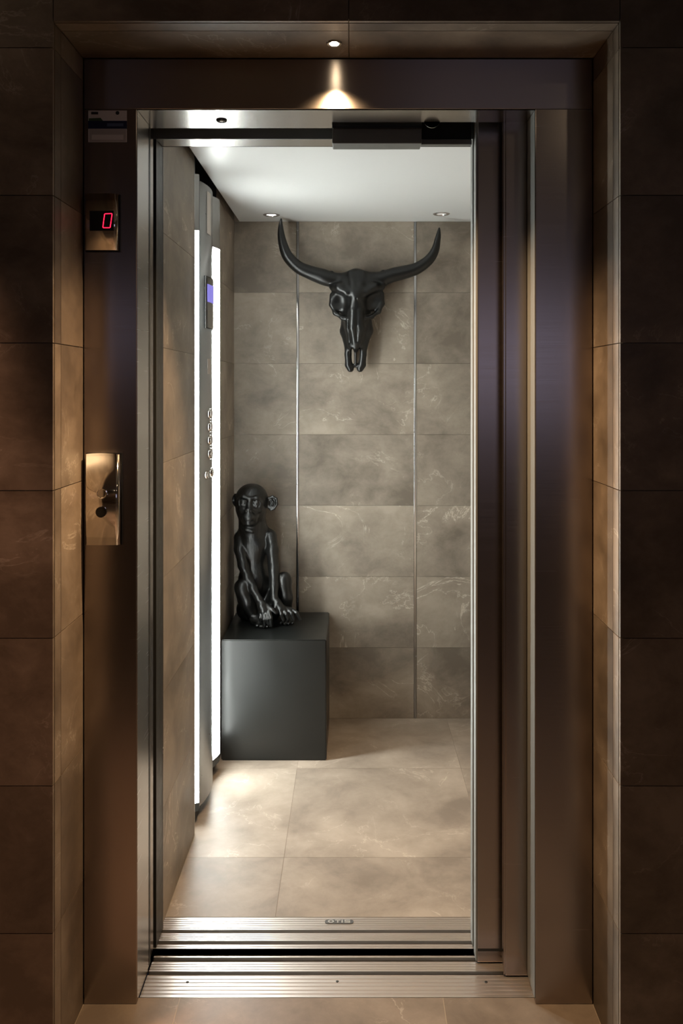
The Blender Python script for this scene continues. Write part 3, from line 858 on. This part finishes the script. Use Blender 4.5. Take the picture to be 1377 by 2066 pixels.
# --- bull skull on the back wall
def skull():
    Y0 = 3.60
    u = Y0 / FPX
    def S(px, py, f=0.0):                    # f: pixels forward of the skull's middle plane
        p = W(px, py, Y0); return (p.x, Y0 - f * u, p.z)
    k = lambda a: a * u
    E = lambda px, py, f, rx, rz, ry, sm=6, sub=False: s.ell(S(px, py, f), (k(rx), k(ry), k(rz)), k(sm), sub)
    C = lambda a, b, ra, rb, sm=5, sub=False: s.cone(S(*a), S(*b), k(ra), k(rb), k(sm), sub)
    lo = W(548, 775, Y0); hi = W(905, 425, Y0)
    s = Sculpt((lo.x, 3.455, lo.z), (hi.x, 3.645, hi.z), 0.0026)
    E(719, 580, 0, 46, 30, 24)                       # braincase
    E(719, 586, 10, 38, 34, 24, 8)                   # broad forehead
    E(718, 562, 4, 22, 20, 20, 8)                    # poll
    C((700, 568, 0), (668, 564, 2), 17, 14, 8)       # horn cores
    C((736, 566, 0), (772, 562, 2), 17, 14, 8)
    E(689, 608, 4, 24, 27, 20, 8)                    # orbits
    E(749, 606, 4, 24, 27, 20, 8)
    C((718, 596, 12), (717, 660, 14), 27, 21, 10)    # face
    C((717, 655, 12), (716, 694, 9), 22, 17, 8)
    C((704, 638, 4), (697, 668, 2), 16, 11, 6)       # cheek tubercles
    C((733, 638, 4), (741, 666, 2), 16, 11, 6)
    C((698, 668, 0), (704, 702, 2), 12, 9, 6)
    C((739, 668, 0), (731, 702, 2), 12, 9, 6)
    # eye sockets, shallow bowls turned outwards
    E(684, 611, 36, 20, 21, 21, 8, True)
    E(755, 609, 36, 20, 21, 21, 8, True)
    # rims under and over the sockets
    s.chain([S(668.5, 596, 10), S(668.5, 616, 11), S(676, 633, 16), S(690, 643, 22), S(702, 647, 26)], [k(3.6), k(4.0), k(4), k(3.6), k(2.6)], k(5))
    s.chain([S(770.5, 594, 10), S(770.5, 614, 11), S(763, 630, 16), S(749, 641, 22), S(736, 645, 26)], [k(3.6), k(4.0), k(4), k(3.6), k(2.6)], k(5))
    s.chain([S(671, 580, 12), S(684, 583, 24), S(698, 594, 31)], [k(7), k(7), k(6)], k(9))
    s.chain([S(769, 579, 12), S(754, 582, 24), S(740, 593, 31)], [k(7), k(7), k(6)], k(9))
    # frontal ridges and nasal bones
    s.chain([S(706, 553, 19), S(712, 575, 29), S(716, 604, 35)], [k(4), k(4.5), k(4)], k(8))
    s.chain([S(731, 553, 17), S(726, 575, 28), S(721, 604, 34)], [k(4), k(4.5), k(4)], k(8))
    s.chain([S(713, 630, 31), S(712, 665, 29), S(716, 692, 23), S(717, 702, 20)], [k(6), k(8), k(5), k(2)], k(4))
    s.chain([S(725, 630, 31), S(726, 665, 29), S(722, 692, 23), S(718, 702, 20)], [k(6), k(8), k(5), k(2)], k(4))
    s.chain([S(718.5, 606, 40), S(719.5, 660, 38), S(719.5, 690, 29)], [k(1.0), k(1.5), k(1.0)], k(1.4), True)
    s.chain([S(703.5, 648, 31), S(702.5, 672, 28), S(705, 692, 22)], [k(1.1), k(1.3), k(1.0)], k(1.5), True)
    s.chain([S(735, 646, 31), S(736, 670, 28), S(733, 692, 22)], [k(1.1), k(1.3), k(1.0)], k(1.5), True)
    # nasal opening between the two jaw prongs
    E(710, 717, 10, 3.6, 16, 26, 2, True)
    E(725, 717, 10, 3.6, 16, 26, 2, True)
    s.chain([S(703, 692, 4), S(701.5, 715, 3), S(703, 736, 2), S(706.5, 744, 2)], [k(8), k(6.8), k(7.4), k(7.0)], k(3))
    s.chain([S(733, 692, 4), S(732, 715, 3), S(730, 736, 2), S(726, 744, 2)], [k(8), k(6.8), k(7.4), k(7.0)], k(3))
    s.chain([S(717, 698, 17), S(717, 720, 8), S(717, 738, 3)], [k(2.8), k(2.4), k(3)], k(1.5))
    s.chain([S(729, 700, -4), S(728, 722, -2), S(722, 736, 0)], [k(4), k(3.4), k(3)], k(2))
    C((706, 739, 2), (713, 738, 2), 6, 4, 2); C((727, 739, 2), (720, 738, 2), 6, 4, 2)
    C((716, 754, 4), (716, 742, 4), 1.9, 1.0, 1, True)
    # horns
    hl = [(676, 564, 2, 13), (668, 564, 3, 14.2), (652, 559, 5, 15.5), (626, 550, 8, 13.4), (601, 538.5, 12, 11.8), (580, 517, 16, 10.6), (570.5, 493, 20, 8.6), (566.5, 471, 24, 6.3), (566, 454, 27, 3.8), (567, 441.5, 29, 1.2)]
    hr = [(765, 562, 2, 13), (773, 561.5, 3, 14), (793, 554.5, 5, 13.8), (819, 548.5, 8, 12.8), (841.5, 541, 12, 11.3), (864, 525, 16, 9.8), (877, 505, 20, 7.8), (882.5, 482, 24, 5.4), (884.5, 470, 26, 3.4), (885.5, 459.5, 28, 1.2)]
    def smooth(h, m=5):
        h = np.array(h, float); out = []
        for i in range(len(h) - 1):
            p0, p1, p2, p3 = h[max(i - 1, 0)], h[i], h[i + 1], h[min(i + 2, len(h) - 1)]
            for j in range(m):
                t = j / m
                out.append(0.5 * (2 * p1 + (p2 - p0) * t + (2 * p0 - 5 * p1 + 4 * p2 - p3) * t * t + (3 * p1 - p0 - 3 * p2 + p3) * t ** 3))
        return [tuple(map(float, q)) for q in out] + [tuple(map(float, h[-1]))]
    for h in (smooth(hl), smooth(hr)):
        # nearer to the eye things look larger, so step back to the drawn place
        P = []
        for x, y, f, r in h:
            q = (Y0 - f * u)
            w_ = W(x, y, q); P.append((w_.x, w_.y, w_.z))
        s.chain(P, [k(r) for *_, r in h], k(2))
    # burr where each horn leaves the skull
    C((669, 551, 6), (667, 578, 6), 4, 4, 3); C((772, 549, 6), (775, 576, 6), 4, 4, 3)
    s.wall_cut(Y_BACK - 0.003)
    me = s.mesh('bull_skull', 2)
    return link('bull_skull', me, 'skull_black')
sk = tag(skull(), 'black bull skull with long curved horns hung on the stone wall', 'skull')
box('wall_hook', -0.01, 0.03, 3.615, Y_BACK - .0005, 1.80, 1.83, 'dark_metal', sk)

# --- seated young chimpanzee statue
def chimp():
    ZB = 0.452
    def P(px, py, Y):
        p = W(px, py, Y); return (p.x, p.y, p.z)
    lo = W(458, 1275, 3.5); hi = W(622, 965, 3.5)
    s = Sculpt((-0.496, 3.335, 0.444), (hi.x, 3.632, hi.z), 0.0026)
    YH = 3.485
    u = YH / FPX
    k = lambda a: a * u
    # trunk
    s.ell(P(516, 1228, 3.535), (k(40), k(38), k(27)), k(10))
    s.ell(P(515, 1172, 3.525), (k(35), k(34), k(46)), k(14))
    s.ell(P(512, 1108, 3.525), (k(33), k(28), k(38)), k(14))
    s.cone(P(508, 1040, 3.52), P(511, 1088, 3.53), k(27), k(30), k(10))
    s.chain([P(508, 1072, 3.535), P(487, 1084, 3.53)], [k(16), k(13)], k(10))
    s.chain([P(512, 1070, 3.535), P(540, 1080, 3.53)], [k(16), k(14)], k(10))
    s.ell(P(500, 1103, 3.485), (k(11), k(6), k(9)), k(9))
    s.ell(P(524, 1102, 3.485), (k(11), k(6), k(9)), k(9))
    s.chain([P(489, 1063, 3.487), P(497, 1068, 3.474), P(508, 1072, 3.468)], [k(4), k(4), k(3)], k(4))
    # legs, knees drawn up
    s.cone(P(508, 1228, 3.525), P(490, 1186, 3.445), k(25), k(17), k(8))
    s.chain([P(489, 1185, 3.440), P(500, 1216, 3.440), P(512, 1246, 3.445)], [k(16), k(14), k(10)], k(6))
    s.cone(P(545, 1228, 3.53), P(572, 1172, 3.475), k(24), k(15), k(8))
    s.chain([P(573, 1168, 3.47), P(577, 1205, 3.475), P(578, 1238, 3.485)], [k(14), k(13), k(10)], k(6))
    def F(px, Y, z):
        return ((px - VX) / FPX * Y, Y, ZB + z)
    # feet flat on the box with toes
    s.chain([F(509, 3.475, .020), F(516, 3.435, .020), F(524, 3.412, .016)], [.019, .019, .015], k(6))
    for i, (x, y) in enumerate(((518, 3.392), (525, 3.382), (532, 3.378), (539, 3.380), (546, 3.388))):
        s.cone(F(519 + i * 2.6, 3.415, .015), F(x, y, .008), .0085, .0066, k(2))
    s.chain([F(574, 3.505, .020), F(579, 3.470, .020), F(583, 3.448, .016)], [.019, .018, .014], k(6))
    for i, (x, y) in enumerate(((566, 3.428), (574, 3.422), (582, 3.424), (590, 3.430))):
        s.cone(F(577 + i * 3, 3.452, .014), F(x, y, .008), .0082, .0062, k(2))
    # arms
    s.chain([P(484, 1086, 3.515), P(484, 1108, 3.49), P(491, 1140, 3.465), P(499, 1166, 3.445)], [k(13), k(12), k(11), k(9.5)], k(5))
    s.chain([P(499, 1166, 3.445), P(510, 1186, 3.425), P(521, 1208, 3.405)], [k(9.8), k(9), k(7)], k(4))
    s.chain([P(545, 1082, 3.515), P(549, 1110, 3.485), P(552, 1148, 3.455)], [k(13), k(12), k(10.2)], k(5))
    s.chain([P(552, 1148, 3.455), P(553, 1180, 3.440), P(553, 1207, 3.425)], [k(10.8), k(9.6), k(7)], k(4))
    # hand resting on the near foot
    s.chain([P(521, 1208, 3.405), P(528, 1221, 3.395), P(532, 1231, 3.388)], [k(7), k(8.5), k(9)], k(4))
    s.cone(P(526, 1235, 3.388), P(541, 1233, 3.384), k(5.5), k(5.5), k(4))
    r = k(3.5)
    for a, b, c, ya in (((525.5, 1236), (525, 1246), (525.5, 1254), 3.382), ((531, 1236), (532.5, 1249), (534, 1261), 3.376),
                        ((537, 1236), (539.5, 1249), (541, 1259), 3.373), ((542.5, 1234), (546, 1247), (547.5, 1263), 3.372)):
        s.chain([P(*a, ya + .006), P(*b, ya - .006), P(*c, ya - .002)], [r * 1.15, r * 1.12, r * .85], k(1.2))
    s.chain([P(538, 1222, 3.392), P(549, 1230, 3.382), P(556, 1237, 3.378)], [k(5), k(3.8), k(2.9)], k(2))
    # the other hand, fingers spread to the side over the foot
    s.chain([P(553, 1207, 3.425), P(559, 1217, 3.418), P(567, 1227, 3.412)], [k(7), k(8), k(8)], k(4))
    s.cone(P(561, 1226, 3.412), P(586, 1230, 3.418), k(5.5), k(5), k(4))
    for a, b, c, ya in (((562, 1225), (567, 1239), (571.5, 1252), 3.402), ((571, 1228), (577, 1239), (581, 1250), 3.404),
                        ((580, 1229), (588, 1238), (592.5, 1251), 3.408), ((586, 1229), (598, 1236), (605, 1250), 3.414)):
        s.chain([P(*a, ya + .006), P(*b, ya - .006), P(*c, ya - .004)], [r * 1.2, r * 1.1, r * .85], k(1.4))
    s.chain([P(555, 1216, 3.414), P(555, 1227, 3.404), P(558, 1238, 3.400)], [k(4.6), k(3.8), k(2.9)], k(2))
    # head: offsets in pixels (right, up, towards the viewer)
    hc = W(507, 1006, YH)
    tilt = math.radians(-5)
    def H(x, z, f):
        x2 = x * math.cos(tilt) + z * math.sin(tilt) * -1.0
        z2 = x * math.sin(tilt) * 1.0 + z * math.cos(tilt)
        return (hc.x + x2 * u, YH - f * u, hc.z + z2 * u)
    def HE(x, z, f, rx, rz, ry, sm=5, sub=False): s.ell(H(x, z, f), (k(rx), k(ry), k(rz)), k(sm), sub)
    def HC(a, b, ra, rb, sm=4, sub=False): s.cone(H(*a), H(*b), k(ra), k(rb), k(sm), sub)
    HE(0, 0, -4, 32.5, 30, 35, 6)              # cranium
    HE(0, -20, -6, 31, 28, 26, 10)             # cheek hair down to the neck
    HE(0, -10, 12, 25, 22, 21, 8)              # face mass
    HE(1, -34, 20, 18, 15, 20, 7)              # muzzle
    HE(2, -44, 17, 16, 10, 16, 6)              # lower jaw
    # brows
    s.chain([H(-23, -3, 20), H(-13, 6, 28.5), H(-2.5, 3.5, 32.0)], [k(3.6), k(4.2), k(3.6)], k(4))
    s.chain([H(24, -3, 20), H(14, 6, 28.5), H(2.5, 3.5, 32.0)], [k(3.6), k(4.2), k(3.6)], k(4))
    for sg in (-1, 1):
        x = 12.0 * sg
        HE(x, -5, 36, 9.0, 8.2, 10, 2.5, True)         # socket
        HE(x, -5.2, 25.0, 6.6, 6.0, 6.4, 1.0)          # eyeball
        # lids and the ring of skin round the eye
        s.chain([H(x - 7, -5.5, 27), H(x - 3.4, -1.0, 30.6), H(x + 3.4, -1.0, 30.6), H(x + 7, -5.5, 27)], [k(1.4)] * 4, k(1.0))
        s.chain([H(x - 6.8, -6.5, 27), H(x - 3.2, -10, 30.2), H(x + 3.2, -10, 30.2), H(x + 6.8, -6.5, 27)], [k(1.4)] * 4, k(1.0))
        ring = [H(x + 10.2 * math.cos(a), -5.5 + 10.2 * math.sin(a), 29 + 2.5 * math.sin(a) * 0 - (2.5 if math.cos(a) * sg > .3 else 0)) for a in np.linspace(0, 2 * PI, 13)]
        s.chain(ring, [k(1.7)] * 13, k(2.0))
        HE(x * 1.35, -19, 21, 8, 6, 7, 5)              # cheekbone
        # fold from nose to the corner of the mouth
        s.chain([H(10 * sg, -21, 36), H(16.5 * sg + 1, -30, 33), H(18.5 * sg + 1.5, -39, 27), H(14.5 * sg + 2, -48, 24)], [k(1.4)] * 4, k(2.0), True)
    HC((0, -3, 29), (0.5, -16, 34), 3.6, 4.6, 4)
    HE(0.5, -18.5, 37.5, 7.8, 5.0, 4.6, 2.0)   # nose
    HE(-2.8, -20.8, 42, 2.1, 1.7, 3.4, 0.8, True); HE(3.8, -20.8, 42, 2.1, 1.7, 3.4, 0.8, True)
    HE(1.5, -31, 37.0, 11.5, 8.5, 6.5, 5)      # upper lip
    HE(2.2, -44.5, 34.5, 10, 4.6, 6, 3)        # lower lip
    s.chain([H(-14, -36.0, 35), H(-7, -39.2, 42.5), H(2, -40.5, 45), H(11, -39.2, 42.5), H(17.5, -36.0, 35)], [k(1.2), k(1.7), k(1.8), k(1.7), k(1.2)], k(1.2), True)
    # ears
    HE(41, -6, -6, 12, 14.5, 4.6, 3)
    HE(42, -6, 1, 8, 10.5, 5.2, 2, True)
    s.chain([H(34, 3, -3), H(42, 8, -2), H(50, 4, -2), H(52, -7, -3), H(47, -17, -4), H(40, -20, -5)], [k(2.4)] * 6, k(1.5))
    s.chain([H(40, 0, -2), H(44, -4, -1), H(43, -11, -2)], [k(2), k(2), k(1.6)], k(1.5))
    HE(-33, -7, -10, 7, 13, 7, 3)
    HE(-36, -7, -3, 4, 9, 5, 2, True)
    s.floor_cut(ZB + 0.0006)
    me = s.mesh('chimpanzee_statue', 2)
    return link('chimpanzee_statue', me, 'chimp_black')
tag(chimp(), 'black statue of a seated young chimpanzee on the box pedestal', 'statue')
